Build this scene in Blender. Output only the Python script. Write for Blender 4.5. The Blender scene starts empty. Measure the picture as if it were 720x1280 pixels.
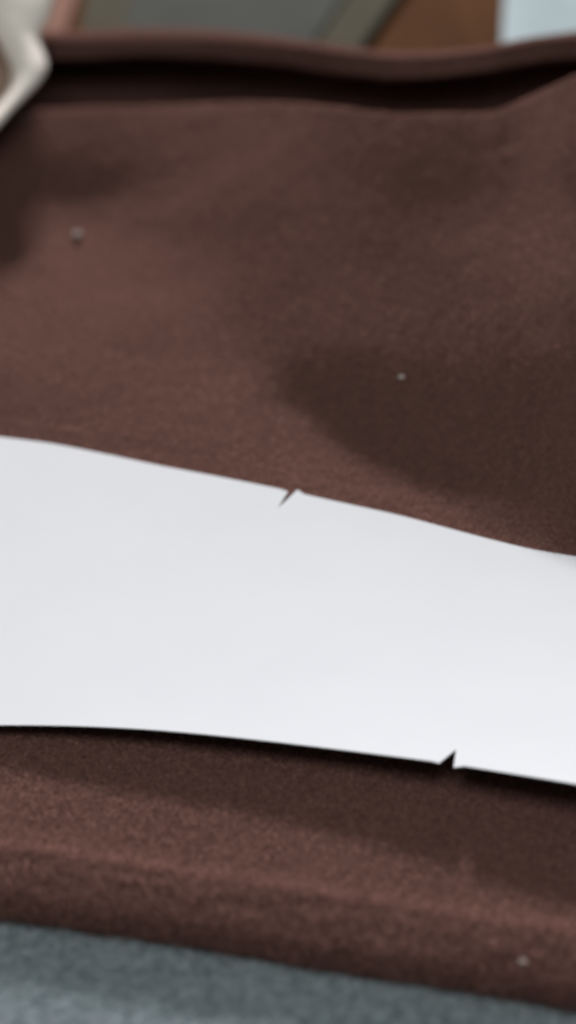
import bpy, math, random
import numpy as np
from mathutils import Vector, noise
from mathutils.geometry import delaunay_2d_cdt
random.seed(7); rng = np.random.default_rng(11)
S = bpy.context.scene
COL = S.collection
# ------------------------------------------------------------------ camera model
H = 0.30; PITCH = math.radians(30); K = 0.30/720.0      # camera height, tilt down, slope per photo pixel
cp, sp = math.cos(PITCH), math.sin(PITCH)
def tanrow(r):                                           # tangent of the angle below the horizon of a photo row
    return math.tan(PITCH + math.atan((r-640.0)*K))
def G(px, r, z):                                         # where the sight line through a photo point meets height z
    y = (H-z)/tanrow(r)
    return Vector(((px-360.0)*K*(y*cp+(H-z)*sp), y, z))
def X(px, y, z): return (px-360.0)*K*(y*cp+(H-z)*sp)
def zrow(r, y): return H - y*tanrow(r)

# ------------------------------------------------------------------ helpers
def tag(o, label=None, cat=None, group=None, kind=None):
    if label: o['label'] = label
    if cat: o['category'] = cat
    if group: o['group'] = group
    if kind: o['kind'] = kind
    return o
def mesh_obj(name, verts, faces, mats, parent=None, smooth=True, fm=None):
    me = bpy.data.meshes.new(name)
    me.from_pydata([tuple(v) for v in verts], [], faces)
    for m in (mats if isinstance(mats, list) else [mats]): me.materials.append(m)
    if smooth: me.polygons.foreach_set('use_smooth', [True]*len(me.polygons))
    if fm is not None: me.polygons.foreach_set('material_index', fm)
    me.update()
    o = bpy.data.objects.new(name, me); COL.objects.link(o)
    if parent: o.parent = parent
    return o
def empty(name, loc=(0,0,0)):
    o = bpy.data.objects.new(name, None); COL.objects.link(o); o.location = loc
    o.empty_display_size = .02
    return o
def NT(name):
    m = bpy.data.materials.new(name); m.use_nodes = True
    nt = m.node_tree; b = nt.nodes['Principled BSDF']
    return m, nt, b
def node(nt, t, **kw):
    n = nt.nodes.new(t)
    for k, v in kw.items():
        if k in n.inputs: n.inputs[k].default_value = v
        else: setattr(n, k, v)
    return n
def mixcol(nt, fac, a, b):
    m = nt.nodes.new('ShaderNodeMix'); m.data_type = 'RGBA'
    nt.links.new(fac, m.inputs[0])
    for i, c in ((6, a), (7, b)):
        if isinstance(c, tuple): m.inputs[i].default_value = (*c, 1)
        else: nt.links.new(c, m.inputs[i])
    return m.outputs[2]
def ramp(nt, fac, lo, hi):
    r = nt.nodes.new('ShaderNodeMapRange'); r.inputs[1].default_value = lo; r.inputs[2].default_value = hi
    nt.links.new(fac, r.inputs[0]); return r.outputs[0]
def tex(nt, scale, detail=3, rough=.6, sc=(1,1,1), rot=0, dist=0):
    tc = nt.nodes.new('ShaderNodeTexCoord'); mp = nt.nodes.new('ShaderNodeMapping')
    mp.inputs['Scale'].default_value = sc; mp.inputs['Rotation'].default_value = (0,0,rot)
    n = node(nt, 'ShaderNodeTexNoise', Scale=scale, Detail=detail, Roughness=rough, Distortion=dist)
    nt.links.new(tc.outputs['Object'], mp.inputs[0]); nt.links.new(mp.outputs[0], n.inputs['Vector'])
    return n.outputs['Fac']
def bump(nt, b, h, strength, dist):
    bn = node(nt, 'ShaderNodeBump', Strength=strength, Distance=dist)
    nt.links.new(h, bn.inputs['Height']); nt.links.new(bn.outputs[0], b.inputs['Normal'])

# ------------------------------------------------------------------ materials
def wool():
    m, nt, b = NT('brown_wool')
    big = ramp(nt, tex(nt, 22, 3, .55), .3, .7)
    mid = ramp(nt, tex(nt, 330, 3, .6), .3, .7)
    fine = ramp(nt, tex(nt, 850, 3, .7), .32, .68)
    c = mixcol(nt, big, (.118,.056,.047), (.138,.070,.056))
    d = mixcol(nt, mid, (.060,.027,.024), (.185,.098,.082))
    mx = nt.nodes.new('ShaderNodeMix'); mx.data_type='RGBA'; mx.inputs[0].default_value=.35
    nt.links.new(c, mx.inputs[6]); nt.links.new(d, mx.inputs[7])
    e = mixcol(nt, fine, (.050,.023,.020), (.190,.102,.088))
    m2 = nt.nodes.new('ShaderNodeMix'); m2.data_type='RGBA'; m2.inputs[0].default_value=.45
    nt.links.new(mx.outputs[2], m2.inputs[6]); nt.links.new(e, m2.inputs[7])
    nt.links.new(m2.outputs[2], b.inputs['Base Color'])
    b.inputs['Roughness'].default_value = .95; b.inputs['Specular IOR Level'].default_value = 0
    ad = node(nt, 'ShaderNodeMath', operation='ADD'); nt.links.new(mid, ad.inputs[0]); nt.links.new(fine, ad.inputs[1])
    bump(nt, b, ad.outputs[0], 1, .0008)
    return m
def fibre_mat(name, a, bcol):
    m, nt, b = NT(name)
    nt.links.new(mixcol(nt, ramp(nt, tex(nt, 900, 2), .3, .7), a, bcol), b.inputs['Base Color'])
    b.inputs['Roughness'].default_value = .8; b.inputs['Specular IOR Level'].default_value = .1
    tr = nt.nodes.new('ShaderNodeBsdfTranslucent'); nt.links.new(b.inputs['Base Color'].links[0].from_socket, tr.inputs[0])
    mx = nt.nodes.new('ShaderNodeMixShader'); mx.inputs[0].default_value = .45
    nt.links.new(b.outputs[0], mx.inputs[1]); nt.links.new(tr.outputs[0], mx.inputs[2])
    nt.links.new(mx.outputs[0], nt.nodes['Material Output'].inputs[0])
    return m
def felt():
    m, nt, b = NT('grey_felt')
    a = ramp(nt, tex(nt, 330, 5, .75, dist=.3), .32, .68)
    f = ramp(nt, tex(nt, 900, 2, .6), .3, .7)
    c = mixcol(nt, a, (.040,.055,.064), (.215,.248,.272))
    d = mixcol(nt, f, (.06,.075,.083), (.265,.30,.315))
    mx = nt.nodes.new('ShaderNodeMix'); mx.data_type='RGBA'; mx.inputs[0].default_value=.35
    nt.links.new(c, mx.inputs[6]); nt.links.new(d, mx.inputs[7])
    nt.links.new(mx.outputs[2], b.inputs['Base Color'])
    b.inputs['Roughness'].default_value = .95; b.inputs['Specular IOR Level'].default_value = 0
    bump(nt, b, a, .6, .0008)
    return m
def simple(name, a, bcol, scale=60, rough=.7, spec=.2, bs=.1, bd=.0003, sc=(1,1,1)):
    m, nt, b = NT(name)
    t = ramp(nt, tex(nt, scale, 4, .6, sc), .3, .7)
    nt.links.new(mixcol(nt, t, a, bcol), b.inputs['Base Color'])
    b.inputs['Roughness'].default_value = rough; b.inputs['Specular IOR Level'].default_value = 0
    if bs: bump(nt, b, t, bs, bd)
    return m
M_WOOL = wool()
M_FIB = fibre_mat('wool_fibre', (.10,.047,.041), (.40,.22,.19))
M_FELT = felt()
M_FFIB = fibre_mat('felt_fibre', (.17,.20,.21), (.33,.365,.375))
M_PAPER = simple('white_pattern_card', (.622,.632,.676), (.638,.648,.692), 35, .85, .05, .06, .0002)
M_LINT = simple('pale_lint', (.38,.33,.31), (.46,.41,.39), 400, .9, .05, 0)
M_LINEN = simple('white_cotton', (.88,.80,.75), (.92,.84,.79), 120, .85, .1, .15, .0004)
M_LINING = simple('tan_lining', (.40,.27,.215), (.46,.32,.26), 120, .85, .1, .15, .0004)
M_WOOD = simple('brown_wood', (.066,.032,.017), (.048,.024,.014), 10, .8, .05, .1, .0004, (6,.5,1))
M_PINK = simple('rosy_wood', (.175,.100,.080), (.15,.086,.068), 10, .8, .05, .1, .0004, (6,.5,1))
M_MAT = simple('grey_board', (.054,.056,.053), (.062,.064,.060), 20, .7, .15, .1, .0003)
M_EDGE = simple('olive_binding', (.056,.053,.042), (.066,.061,.047), 60, .8, .1, .2, .0004)
M_BLUE = simple('pale_blue_cotton', (.245,.30,.325), (.29,.345,.37), 60, .85, .1, .2, .0005)

# ------------------------------------------------------------------ photo lines
TOPX = [-400,-60,0,65,130,200,280,350,430,500,600,660,720,800,1150]
TOPY = [ 505,540,547,555,568,583,598,612,630,645,672,687,697,706,745]
BOTX = [-400,0,90,180,270,360,450,545,640,720,1150]
BOTY = [ 915,907,908,912,920,930,941,953,968,981,1060]
def curve(xs, ys, sig=10):
    g = np.arange(xs[0], xs[-1]+1, 4.0); v = np.interp(g, xs, ys)
    k = np.exp(-.5*(np.arange(-24,25)*4.0/ (sig*2))**2); k /= k.sum()
    vp = np.pad(v, 24, mode='reflect', reflect_type='odd'); v = np.convolve(vp, k, 'valid')
    return lambda x: float(np.interp(x, g, v))
top_row = curve(TOPX, TOPY, 8); bot_row = curve(BOTX, BOTY, 14)
crest_row = curve([-400,0,180,360,540,720,1150], [1010,1062,1086,1115,1142,1170,1236], 20)   # front hem of the cloth
back_row = curve([-400,0,60,180,270,360,420,480,560,620,660,720,800,1150], [48,48,44,38,43,52,62,70,68,60,50,42,38,36], 8)

# ------------------------------------------------------------------ the brown cloth
BASE = .010
cols = {  # cloth heights; right side steepened so its slope stands in for a cast shadow
 -400:[(1,.010),(450,.0140),(360,.0155),(280,.018),(200,.028),(140,.0365)],
 0:   [(1,.010),(460,.0150),(390,.0163),(270,.0178),(235,.0225),(190,.0310),(140,.0385)],
 110: [(1,.010),(480,.0145),(400,.0162),(285,.0180),(245,.0225),(195,.0315),(136,.040)],
 230: [(1,.010),(520,.0125),(440,.0148),(360,.0180),(300,.0225),(240,.0290),(132,.0425)],
 310: [(1,.010),(540,.0115),(470,.0140),(410,.0190),(330,.0270),(250,.0370),(129,.0510)],
 370: [(1,.010),(550,.0103),(510,.0114),(435,.0222),(365,.0300),(280,.0400),(190,.0515),(128,.0600)],
 430: [(1,.010),(575,.0104),(548,.0113),(430,.0280),(330,.0392),(220,.0535),(134,.0665)],
 500: [(1,.010),(600,.0104),(575,.0113),(450,.0288),(350,.0402),(250,.0530),(141,.0700)],
 570: [(1,.010),(632,.0105),(602,.0115),(465,.0305),(350,.0440),(250,.0560),(143,.0720)],
 620: [(1,.010),(655,.0109),(610,.0140),(540,.0222),(460,.0345),(400,.0420),(330,.0495),(250,.0580),(141,.0725)],
 720: [(1,.010),(672,.0124),(620,.0177),(560,.0252),(490,.0358),(430,.0445),(350,.0530),(250,.0625),(160,.0740),(95,.0810)],
 1150:[(1,.010),(640,.0155),(560,.0252),(490,.0358),(430,.0445),(350,.0530),(250,.0625),(160,.0740),(92,.0810)],
}
NPX, NR = 420, 520
PX = np.concatenate([np.linspace(-420,-20,50)[:-1], np.linspace(-20,740,320), np.linspace(740,1170,52)[1:]])
NPX = len(PX)
ck = sorted(cols); lip = np.interp(PX, ck, [cols[c][-1][0] for c in ck])
T = np.linspace(0, 1, NR)                                   # 0 at the front crest, 1 at the back lip
Zc = np.zeros((len(ck), NR)); 
for i, c in enumerate(ck):
    pts = [(top_row(c) if r == 1 else r, z) for r, z in cols[c]]
    cr, lp = crest_row(c), pts[-1][0]
    pts = [(cr,.0109),(cr-7,.0108),(cr-15,.0102),(cr-26,.0101),(cr-60,.010)] + pts
    rr = np.array([p[0] for p in pts]); zz = np.array([p[1] for p in pts])
    Zc[i] = np.interp(-(cr+(lp-cr)*T), -rr, zz)
R = np.zeros((NPX, NR)); Z = np.zeros((NPX, NR))
for j, p in enumerate(PX):
    cr = crest_row(p); R[j] = cr + (lip[j]-cr)*T
    i = min(max(np.searchsorted(ck, p)-1, 0), len(ck)-2)
    f = (p-ck[i])/(ck[i+1]-ck[i]); f = min(max(f,0),1); f = f*f*(3-2*f)*.5 + f*.5
    Z[j] = Zc[i]*(1-f) + Zc[i+1]*f
def blur(a, sig, ax):
    n = int(sig*3); k = np.exp(-.5*(np.arange(-n,n+1)/sig)**2); k /= k.sum()
    return np.apply_along_axis(lambda v: np.convolve(np.pad(v, n, mode='reflect', reflect_type='odd'), k, 'valid'), ax, a)
Z = blur(blur(Z, 5, 1), 8, 0)
# gently rumpled
V = np.zeros((NPX, 0, 3))
P = np.zeros((NPX, NR, 3))
for j, p in enumerate(PX):
    tr, br = top_row(p), bot_row(p)
    for i in range(NR):
        z = Z[j,i]; r = R[j,i]
        z -= .004; q = G(p, r, z)
        n1 = noise.noise(Vector((q.x*18, q.y*18, 3.1))); n2 = noise.noise(Vector((q.x*70, q.y*70, 8.7)))
        amp = .0011 if r < tr-25 else (.0004 if r < br+10 else .0006)
        n = n1*amp + n2*.00022
        if tr-25 <= r <= br: n = min(n, .0002)
        P[j,i] = (q.x, q.y, z + n)
# front roll of the folded hem and the deep fold at the back
front = [(.035,.0002),(.010,.0002),(-.005,.0002),(-.0118,.0004),(-.0150,.0013),(-.0160,.0026),(-.0156,.0040),(-.0128,.0054),(-.0066,.0062),(-.0024,.0065)]
def cr_interp(pts, n):
    pts = [np.array(p) for p in pts]; out = []
    for i in range(len(pts)-1):
        a = pts[max(i-1,0)]; b = pts[i]; c = pts[i+1]; d = pts[min(i+2,len(pts)-1)]
        for t in np.linspace(0,1,n,endpoint=False):
            out.append(.5*((2*b)+(-a+c)*t+(2*a-5*b+4*c-d)*t*t+(-a+3*b-3*c+d)*t**3))
    out.append(pts[-1]); return out
rows = []
for j, p in enumerate(PX):
    x0, y0, z0 = P[j,0]
    wob = .0009*noise.noise(Vector((x0*40,1,1))) + .0005*noise.noise(Vector((x0*130,4,1)))
    fr = cr_interp([(a,b) for a,b in front]+[(0,z0)], 6)[:-1]
    L = []
    for a, b in fr:
        y = y0 + a + (wob if a < .002 else 0); zz = b + (.0005*noise.noise(Vector((x0*60,a*300,2)))+.00045*noise.noise(Vector((x0*420,a*420,5))))*(b>.002)
        L.append((X(p, y0, z0) + 0*a, y, max(zz,.0002)))
    L += [tuple(v) for v in P[j]]
    xl, yl, zl = P[j,-1]
    br = back_row(p); yc = yl + .062 + .004*math.sin(p*.008); zc = zrow(br, yc)
    deep = min(max((p-20)/260, 0), 1); deep = deep*deep*(3-2*deep)
    dp = .014 + .018*deep
    prof = [(yl,zl),(yl+.006,zl-.0015-.001*deep),(yl+.016,zl-dp*.55),(yl+.034,zl-dp),(yl+.065,zl-dp*1.0),(yl+.084,zl-dp*.5),(yl+.086,zc-.018),(yl+.074,zc-.0130),
            (yl+.060,zc-.0110),(yl+.0510,zc-.0070),(yl+.0550,zc-.0022),(yc,zc),(yc+.016,zc-.003),(yc+.032,zc-.013),(yc+.036,zc-.03),(yc+.039,.006),(yc+.050,.0025),(yc+.07,.0022)]
    for q in cr_interp(prof, 8)[1:]:
        n = .0008*noise.noise(Vector((xl*30, q[0]*30, q[1]*30)))
        L.append((X(p, q[0], max(q[1],.002)), q[0]+n, max(q[1],.0022)+ (n if q[1]>.004 else 0)))
    rows.append(L)
NV = len(rows[0]); A = np.array(rows)                         # NPX x NV x 3
verts = A.reshape(-1,3)
jj, ii = np.meshgrid(np.arange(NPX-1), np.arange(NV-1), indexing='ij')
a0 = (jj*NV+ii).ravel(); quads = np.stack([a0, a0+NV, a0+NV+1, a0+1], 1)
NF0 = len(front)*6
# fibres of the nap, in the same mesh as the cloth
def grid_fibres(A, i0, i1, n, wfun, length, width, lay):
    du = A[1:,i0:i1]-A[:-1,i0:i1]; du = du[:, :-1]; dv = (A[:,i0+1:i1]-A[:,i0:i1-1])[:-1]
    nrm = np.cross(du, dv); ar = np.linalg.norm(nrm, axis=2); nrm = nrm/np.maximum(ar[...,None],1e-12)
    w = ar*wfun(np.arange(i0,i1-1)[None,:], A[:-1,i0:i1-1]); w = w/w.sum()
    idx = rng.choice(w.size, n, p=w.ravel()); J, I = np.unravel_index(idx, w.shape)
    u, v = rng.random((2,n,1))
    base = A[J,i0+I] + du[J,I]*u + dv[J,I]*v; N = nrm[J,I]
    t = rng.normal(size=(n,3)); t -= (t*N).sum(1,keepdims=True)*N; t /= np.linalg.norm(t,axis=1,keepdims=True)
    L = length*np.exp(rng.normal(0,.35,(n,1)))*np.where((I+i0 < NF0*1.1)&(i0 == 4), 1.6, 1)[:,None]; el = np.clip(rng.normal(lay,.3,(n,1)), .05, 1.3)
    d = t*np.cos(el)+N*np.sin(el)
    s = np.cross(d, rng.normal(size=(n,3))); s /= np.linalg.norm(s,axis=1,keepdims=True)
    w2 = width*rng.uniform(.6,1.3,(n,1))/2
    base = base - N*.00015
    mid = base + d*L*.55 + N*L*.06; tip = mid + (d + rng.normal(0,.5,(n,3)))*L*.4
    return np.stack([base-s*w2, base+s*w2, mid+s*w2*.7, mid-s*w2*.7, tip], 1), n
def wf(i, Pt):
    t = (i-NF0)/NR
    y = Pt[...,1]
    w = np.where(y < .47, 1.0, .28)*np.ones_like(y)
    w = np.where(i < NF0*.35, .1, w)
    return w*np.where(i < NF0, 3, 1)
# no fibres squeezed under the card
mask = np.ones((NPX, NV))
for j, p in enumerate(PX):
    tr, br = top_row(p), bot_row(p); f = (np.arange(NV)-NF0); rr = np.interp(f, np.arange(NR), R[j])
    hid = (rr > tr+3) & (rr < br-25)
    mask[j, hid] = 0
    if p < -80 or p > 800: mask[j] *= .3
F1, n1 = grid_fibres(A, 4, NF0+NR, 420000, lambda i, Pt: wf(i, Pt)*mask[:-1,4:NF0+NR-1], .0012, .00014, .5)
F1b, n1b = grid_fibres(A, 14, NF0+6, 26000, lambda i, Pt: mask[:-1,14:NF0+5], .0021, .00016, .75)
F1 = np.concatenate([F1, F1b]); n1 += n1b
def fibre_faces(n, off):
    b = off + np.arange(n)*5
    return np.stack([b,b+1,b+2,b+3],1), np.stack([b+3,b+2,b+4],1)
def big_mesh(name, V, quads, tris, mats, nq_surface, parent=None):
    me = bpy.data.meshes.new(name)
    me.vertices.add(len(V)); me.vertices.foreach_set('co', V.astype(np.float32).ravel())
    nl = len(quads)*4+len(tris)*3
    me.loops.add(nl); me.loops.foreach_set('vertex_index', np.concatenate([quads.ravel(), tris.ravel()]).astype(np.int32))
    me.polygons.add(len(quads)+len(tris))
    st = np.concatenate([np.arange(len(quads))*4, len(quads)*4+np.arange(len(tris))*3]).astype(np.int32)
    me.polygons.foreach_set('loop_start', st)
    me.polygons.foreach_set('use_smooth', np.ones(len(st), bool))
    for m in mats: me.materials.append(m)
    mi = np.ones(len(st), np.int32); mi[:nq_surface] = 0
    me.polygons.foreach_set('material_index', mi)
    me.update(calc_edges=True); me.validate()
    o = bpy.data.objects.new(name, me); COL.objects.link(o)
    if parent: o.parent = parent
    return o
q2, t2 = fibre_faces(n1, len(verts))
cloth = big_mesh('brown_cloth', np.concatenate([verts, F1.reshape(-1,3)]), np.concatenate([quads, q2]), t2, [M_WOOL, M_FIB], len(quads))
tag(cloth, 'brown napped wool cloth with a rolled front edge and a deep fold at the back', 'cloth')

# ------------------------------------------------------------------ grey felt and the table
fx = np.linspace(-.45,.45,181); fy = np.linspace(.10,.47,150)
FA = np.zeros((len(fx), len(fy), 3))
for a, x in enumerate(fx):
    for b, y in enumerate(fy):
        FA[a,b] = (x, y, -.0004 + .0005*noise.noise(Vector((x*120,y*120,0))))
fv = FA.reshape(-1,3); n0, n1_ = len(fx), len(fy)
jj, ii = np.meshgrid(np.arange(n0-1), np.arange(n1_-1), indexing='ij'); a0 = (jj*n1_+ii).ravel()
fq = np.stack([a0, a0+n1_, a0+n1_+1, a0+1], 1)
F2, n2 = grid_fibres(FA, 0, n1_, 90000, lambda i, Pt: np.where((Pt[...,1] < .36)&(np.abs(Pt[...,0])<.14), 1.0, .02), .0014, .00014, .3)
q3, t3 = fibre_faces(n2, len(fv))
fe = big_mesh('felt_cover', np.concatenate([fv, F2.reshape(-1,3)]), np.concatenate([fq, q3]), t3, [M_FELT, M_FFIB], len(fq))
tag(fe, kind='structure')
def slab(x0,x1,y0,y1,z0,z1): 
    v = [(x,y,z) for z in (z0,z1) for y in (y0,y1) for x in (x0,x1)]
    f = [(0,2,3,1),(4,5,7,6),(0,1,5,4),(2,6,7,3),(0,4,6,2),(1,3,7,5)]
    return v, f
def bevelled(name, boxes, mat, bev, parent=None, segs=3, mats=None):
    V, F, k, fm = [], [], 0, []
    for n_, b in enumerate(boxes):
        v, f = slab(*b); V += v; F += [tuple(i+k for i in q) for q in f]; k += 8
        fm += [mats[n_] if mats else 0]*6
    o = mesh_obj(name, V, F, mat, parent, smooth=True, fm=fm)
    md = o.modifiers.new('bevel','BEVEL'); md.width = bev; md.segments = segs; md.limit_method = 'ANGLE'
    return o
# planks of the table, the far left one rosier
xs = [-.75,-.50,-.125,.02,.30,.60,.9]; bx = []
for a, b in zip(xs[:-1], xs[1:]): bx.append((a+.0008, b-.0008, -.2, 1.75, -.034, -.006))
tb = bevelled('table_top', bx, [M_WOOD, M_PINK], .0012, mats=[1,1,0,0,0,0]); tag(tb, kind='structure')

# ------------------------------------------------------------------ white pattern card
N1 = [(360,615.5),(347,636.5),(372,613)]            # notch in the far edge: lip, tip, lip
N2 = [(567,960.5),(570,938),(549,955)]                  # notch in the near edge
def lift(px): return np.interp(px, [-400,0,360,720,1150], [.0030,.0036,.0072,.0105,.014])
outline = []
for x in list(range(-380,361,10)): 
    if x < 356: outline.append((x, top_row(x)))
outline += N1
for x in range(380,1121,10): outline.append((x, top_row(x)))
for x in range(1120,569,-10): 
    if x > 572: outline.append((x, bot_row(x)))
outline += N2
for x in range(540,-381,-10): outline.append((x, bot_row(x)))
nb = len(outline); pv = [Vector(p) for p in outline]; pe = [(i,(i+1)%nb) for i in range(nb)]
for x in range(-370,1120,14):
    tr, br = top_row(x), bot_row(x)
    for t in np.linspace(.03,.97,24):
        r = tr+(br-tr)*t
        if abs(x-358)<16 and r < 640: continue
        if abs(x-560)<18 and r > 930: continue
        pv.append(Vector((x+3*(random.random()-.5), r)))
ov, oe, of, *_ = delaunay_2d_cdt(pv, pe, [list(range(nb))], 1, 1e-5)
def paper_pt(p):
    px, r = p
    tr, br = top_row(px), bot_row(px); t = min(max((r-tr)/(br-tr), -.05), 1.08)
    z = .0066 + lift(px)*(max(t,0)**1.7)*1.0 + .0002*math.sin(px*.012)*t
    return G(px, r, z)
pts = [paper_pt(v) for v in ov]; npt = len(pts); TH = .00032
V = [p + Vector((0,0,TH)) for p in pts] + pts
F = []
for f in of:
    a, b, c = [ov[i] for i in f]
    ccw = (b[0]-a[0])*(c[1]-a[1])-(b[1]-a[1])*(c[0]-a[0]) < 0
    f = list(f) if ccw else list(reversed(f))
    F.append(tuple(f)); F.append(tuple(i+npt for i in reversed(f)))
cnt = {}
for f in F[0::2]:
    for k in range(3):
        e = (f[k], f[(k+1)%3]); cnt[e] = 1
for (a,b) in list(cnt):
    if (b,a) not in cnt: F.append((b,a,a+npt,b+npt))
nt = M_PAPER.node_tree; trn = nt.nodes.new('ShaderNodeBsdfTranslucent'); trn.inputs[0].default_value = (.62,.60,.57,1)
mxs = nt.nodes.new('ShaderNodeMixShader'); mxs.inputs[0].default_value = .17
nt.links.new(nt.nodes['Principled BSDF'].outputs[0], mxs.inputs[1]); nt.links.new(trn.outputs[0], mxs.inputs[2])
nt.links.new(mxs.outputs[0], nt.nodes['Material Output'].inputs[0])
card = mesh_obj('paper_pattern', V, F, M_PAPER, smooth=True)
me = card.data; me.set_sharp_from_angle(angle=math.radians(40))
tag(card, 'white strip of pattern card with a small notch in each long edge', 'paper pattern')

# ------------------------------------------------------------------ lint
def lint(px, r, size, label, seed):
    # find the cloth under that point
    d = np.array([G(px, r, 0.0)]) ; best = None
    best = None
    cy = A[:, NF0-30:NF0+NR]
    k = cy[...,1]*cp+(H-cy[...,2])*sp
    ppx = 360+cy[...,0]/(K*k); prr = 640 + ((H-cy[...,2])*cp - cy[...,1]*sp)/(k*K)
    q = np.unravel_index(np.argmin((ppx-px)**2+(prr-r)**2), ppx.shape); c = cy[q]
    rd = random.Random(seed); V, F = [], []
    nu, nv = 14, 9
    for i in range(nv+1):
        th = math.pi*i/nv
        for j in range(nu):
            ph = 2*math.pi*j/nu; v = Vector((math.sin(th)*math.cos(ph), math.sin(th)*math.sin(ph)*.8, math.cos(th)*.6))
            v *= size*(1+.35*noise.noise(v*2.2+Vector((seed,0,0)))); V.append(v)
    for i in range(nv):
        for j in range(nu):
            a = i*nu+j; b = i*nu+(j+1)%nu; F.append((a,a+nu,b+nu,b))
    for k in range(26):                                        # loose threads sticking out
        d = Vector((rd.gauss(0,1),rd.gauss(0,1),rd.gauss(0,.5))).normalized()
        s = d.cross(Vector((0,0,1))).normalized()*size*.07; L = size*rd.uniform(1.1,1.9); n = len(V)
        e = d*L*.6+Vector((rd.gauss(0,.2),rd.gauss(0,.2),.1))*size; t = e + Vector((rd.gauss(0,.4),rd.gauss(0,.4),rd.gauss(0,.3)))*size
        V += [d*size*.4-s, d*size*.4+s, e+s*.7, e-s*.7, t]; F += [(n,n+1,n+2,n+3),(n+3,n+2,n+4)]
    o = mesh_obj('lint_speck', V, F, M_LINT); o.location = (c[0], c[1], c[2]+size*.55+.0004)
    tag(o, label, 'lint', 'lint specks on the brown cloth')
lint(96, 297, .0019, 'largest pale lint speck on the brown cloth, below the white folded fabric', 1)
lint(501, 475, .00095, 'small pale lint speck on the steep shaded slope of the brown cloth', 2)
lint(652, 1207, .0009, 'tiny pale lint speck on the rolled front edge of the brown cloth', 3)
lint(29, 149, .0008, 'faint lint speck right beside the lower tip of the white folded fabric', 4)
lint(352, 527, .00035, 'minute lint speck above the notch in the far edge of the white card', 5)

# ------------------------------------------------------------------ white folded fabric, upper left
D0 = .775
def pd(px, r, dep):                                             # point on a sight line at a given depth, leaning back
    dep += (185-r)*.00042
    return Vector(((px-360)*K*dep, dep*cp - (r-640)*K*dep*sp, H - dep*sp - (r-640)*K*dep*cp))
sil = [(70,-40),(68,0),(61,22),(50,44),(54,62),(59,82),(56,94),(46,108),(30,125),(14,142),(-2,160),(-18,172),(-40,182),(-75,190),(-120,188),(-160,150),(-175,90),(-170,20),(-150,-50),(-110,-110),(-50,-130),(10,-125),(50,-90)]
hol = [(-30,-20),(-30,0),(-26,20),(-16,38),(-4,50),(4,64),(12,80),(15,94),(12,108),(4,122),(-8,136),(-22,146),(-42,152),(-70,152),(-100,146),(-125,110),(-130,70),(-125,20),(-110,-20),(-90,-50),(-50,-66),(-20,-62),(0,-36)]
def dens(lst):
    out = []; n = len(lst)
    for i in range(n):
        a,b,c,d = [np.array(lst[(i+k)%n], float) for k in (-1,0,1,2)]
        for t in (0,.2,.4,.6,.8):
            out.append(.5*((2*b)+(-a+c)*t+(2*a-5*b+4*c-d)*t*t+(-a+3*b-3*c+d)*t**3))
    return out
sil, hol = dens(sil), dens(hol); n = len(sil)
cen = np.array((-60., 40.))
rings = []
def ring(f, dep):                                               # f(i) -> 2D point
    rings.append([pd(*f(i), dep + .0006*noise.noise(Vector((i*.25, len(rings)*.7, 0)))) for i in range(n)])
ring(lambda i: cen+(sil[i]-cen)*.72, D0+.050)
ring(lambda i: cen+(sil[i]-cen)*.86, D0+.034)
ring(lambda i: cen+(sil[i]-cen)*.96, D0+.016)
ring(lambda i: sil[i], D0+.004)
ring(lambda i: sil[i]*.90+hol[i]*.10, D0-.001)
ring(lambda i: sil[i]*.72+hol[i]*.28, D0-.004)
ring(lambda i: sil[i]*.48+hol[i]*.52, D0-.004)
ring(lambda i: sil[i]*.25+hol[i]*.75, D0-.001)
ring(lambda i: sil[i]*.08+hol[i]*.92, D0+.004)
nout = len(rings)
ring(lambda i: hol[i], D0+.007)
ring(lambda i: cen+(hol[i]-cen)*.94, D0+.012)
ring(lambda i: cen+(hol[i]-cen)*.86, D0+.022)
ring(lambda i: cen+(hol[i]-cen)*.5, D0+.042)
ring(lambda i: cen+(hol[i]-cen)*.05, D0+.048)
def lo(rs, name, mat, parent):
    V = [v for r_ in rs for v in r_]; F = []
    for k in range(len(rs)-1):
        for i in range(n): F.append((k*n+i, (k+1)*n+i, (k+1)*n+(i+1)%n, k*n+(i+1)%n))
    return mesh_obj(name, V, F, mat, parent)
root = empty('folded_fabric', (0,0,0)); tag(root, 'off-white folded fabric with an open shaded hollow, at the upper left above the brown cloth', 'fabric')
base_loc = pd(-60, 185, D0+.02); root.location = base_loc
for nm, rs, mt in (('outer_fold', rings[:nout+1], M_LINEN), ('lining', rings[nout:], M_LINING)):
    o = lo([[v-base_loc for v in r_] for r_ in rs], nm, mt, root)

# ------------------------------------------------------------------ things beyond the cloth
ZT = -.006
def flat_poly(name, pix, z0, z1, mat, parent=None, bev=.001):
    b = [G(*p, z1) for p in pix]; V = [(v.x,v.y,z1) for v in b]+[(v.x,v.y,z0) for v in b]; m = len(b)
    F = [tuple(range(m)), tuple(reversed(range(m,2*m)))] + [(i,i+m,(i+1)%m+m,(i+1)%m) for i in range(m)]
    o = mesh_obj(name, V, F, mat, parent, smooth=False)
    md = o.modifiers.new('bevel','BEVEL'); md.width = bev; md.segments = 2
    return o
root = empty('grey_board', (0,1.05,ZT)); tag(root, 'dark grey flat board with an olive-tan bound edge lying behind the brown cloth', 'board')
o = flat_poly('binding', [(92,95),(425,95),(520,-40),(590,-130),(155,-130),(112,-40)], ZT+.0003, ZT+.0055, M_EDGE); o.location = -root.location; o.parent = root
o = flat_poly('board_face', [(158,62),(385,62),(455,-40),(515,-120),(195,-120),(168,-40)], ZT+.0056, ZT+.0075, M_MAT); o.location = -root.location; o.parent = root
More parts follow.
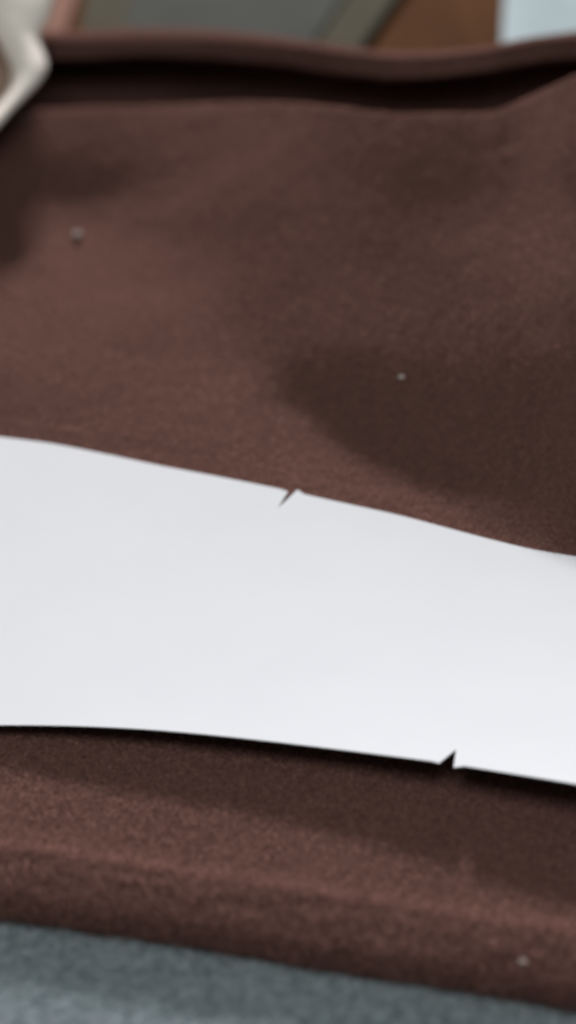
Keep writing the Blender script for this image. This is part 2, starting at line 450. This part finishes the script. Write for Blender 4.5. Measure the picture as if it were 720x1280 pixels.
# pale blue folded cotton, three soft layers
c0 = G(633, 50, .02); 
def pillow(x0,x1,y0,y1,z0,z1,seed):
    V, F = [], []; nx, ny = 26, 22
    for s in (1,-1):
        for a in range(nx+1):
            for b in range(ny+1):
                u, v = a/nx*2-1, b/ny*2-1
                e = (1-abs(u)**14)**.5*(1-abs(v)**14)**.5
                zc = (z0+z1)/2 + s*(z1-z0)/2*e*(1+.15*noise.noise(Vector((u*2,v*2,seed))))
                V.append(((x0+x1)/2+u*(x1-x0)/2, (y0+y1)/2+v*(y1-y0)/2, zc))
        o = 0 if s == 1 else (nx+1)*(ny+1)
        for a in range(nx):
            for b in range(ny):
                q = (o+a*(ny+1)+b, o+(a+1)*(ny+1)+b, o+(a+1)*(ny+1)+b+1, o+a*(ny+1)+b+1)
                F.append(q if s == 1 else tuple(reversed(q)))
    return V, F
V, F = [], []
for k in range(2):
    v, f = pillow(0, .20, 0, .24, ZT+.0005+.0055*k, ZT+.0062+.0055*k, k)
    v = [(c0.x + x + (y*(c0.x/.985)), .985+y, z) for x, y, z in v]
    F += [tuple(i+len(V) for i in q) for q in f]; V += v
o = mesh_obj('folded_cotton', V, F, M_BLUE); tag(o, 'pale blue-white folded cotton lying behind the brown cloth at the upper right', 'fabric')

# ------------------------------------------------------------------ light
w = bpy.data.worlds.new('World'); S.world = w; w.use_nodes = True
w.node_tree.nodes['Background'].inputs[0].default_value = (.85,1,.88,1)
w.node_tree.nodes['Background'].inputs[1].default_value = .13
def area(name, loc, target, size, power, col):
    l = bpy.data.lights.new(name, 'AREA'); l.size = size; l.energy = power; l.color = col
    o = bpy.data.objects.new(name, l); COL.objects.link(o); o.location = loc
    o.rotation_euler = (Vector(target)-Vector(loc)).to_track_quat('-Z','Y').to_euler()
az, el, d = math.radians(-4), math.radians(19.3), 3.0
tgt = (0,.5,0)
area('low_back_lamp', (d*math.cos(el)*math.sin(az), .5+d*math.cos(el)*math.cos(az), d*math.sin(el)), tgt, .24, 212, (1,.955,.945))
area('overhead_lamp', (-.02,.13,.62), (0,.40,0), .4, 3.15, (.98,1,.98))

# ------------------------------------------------------------------ camera
c = bpy.data.cameras.new('camera'); co = bpy.data.objects.new('camera', c); COL.objects.link(co)
co.location = (0,0,H); co.rotation_euler = (math.pi/2-PITCH,0,0)
c.sensor_fit = 'HORIZONTAL'; c.sensor_width = 24; c.lens = 24/(720*K); c.clip_start = .01; c.clip_end = 100
c.dof.use_dof = True; c.dof.focus_distance = .52; c.dof.aperture_fstop = 7.4
S.camera = co
S.render.resolution_x = 576; S.render.resolution_y = 1024
S.view_settings.view_transform = 'Standard'; S.view_settings.look = 'None'; S.view_settings.exposure = 0; S.view_settings.gamma = 1
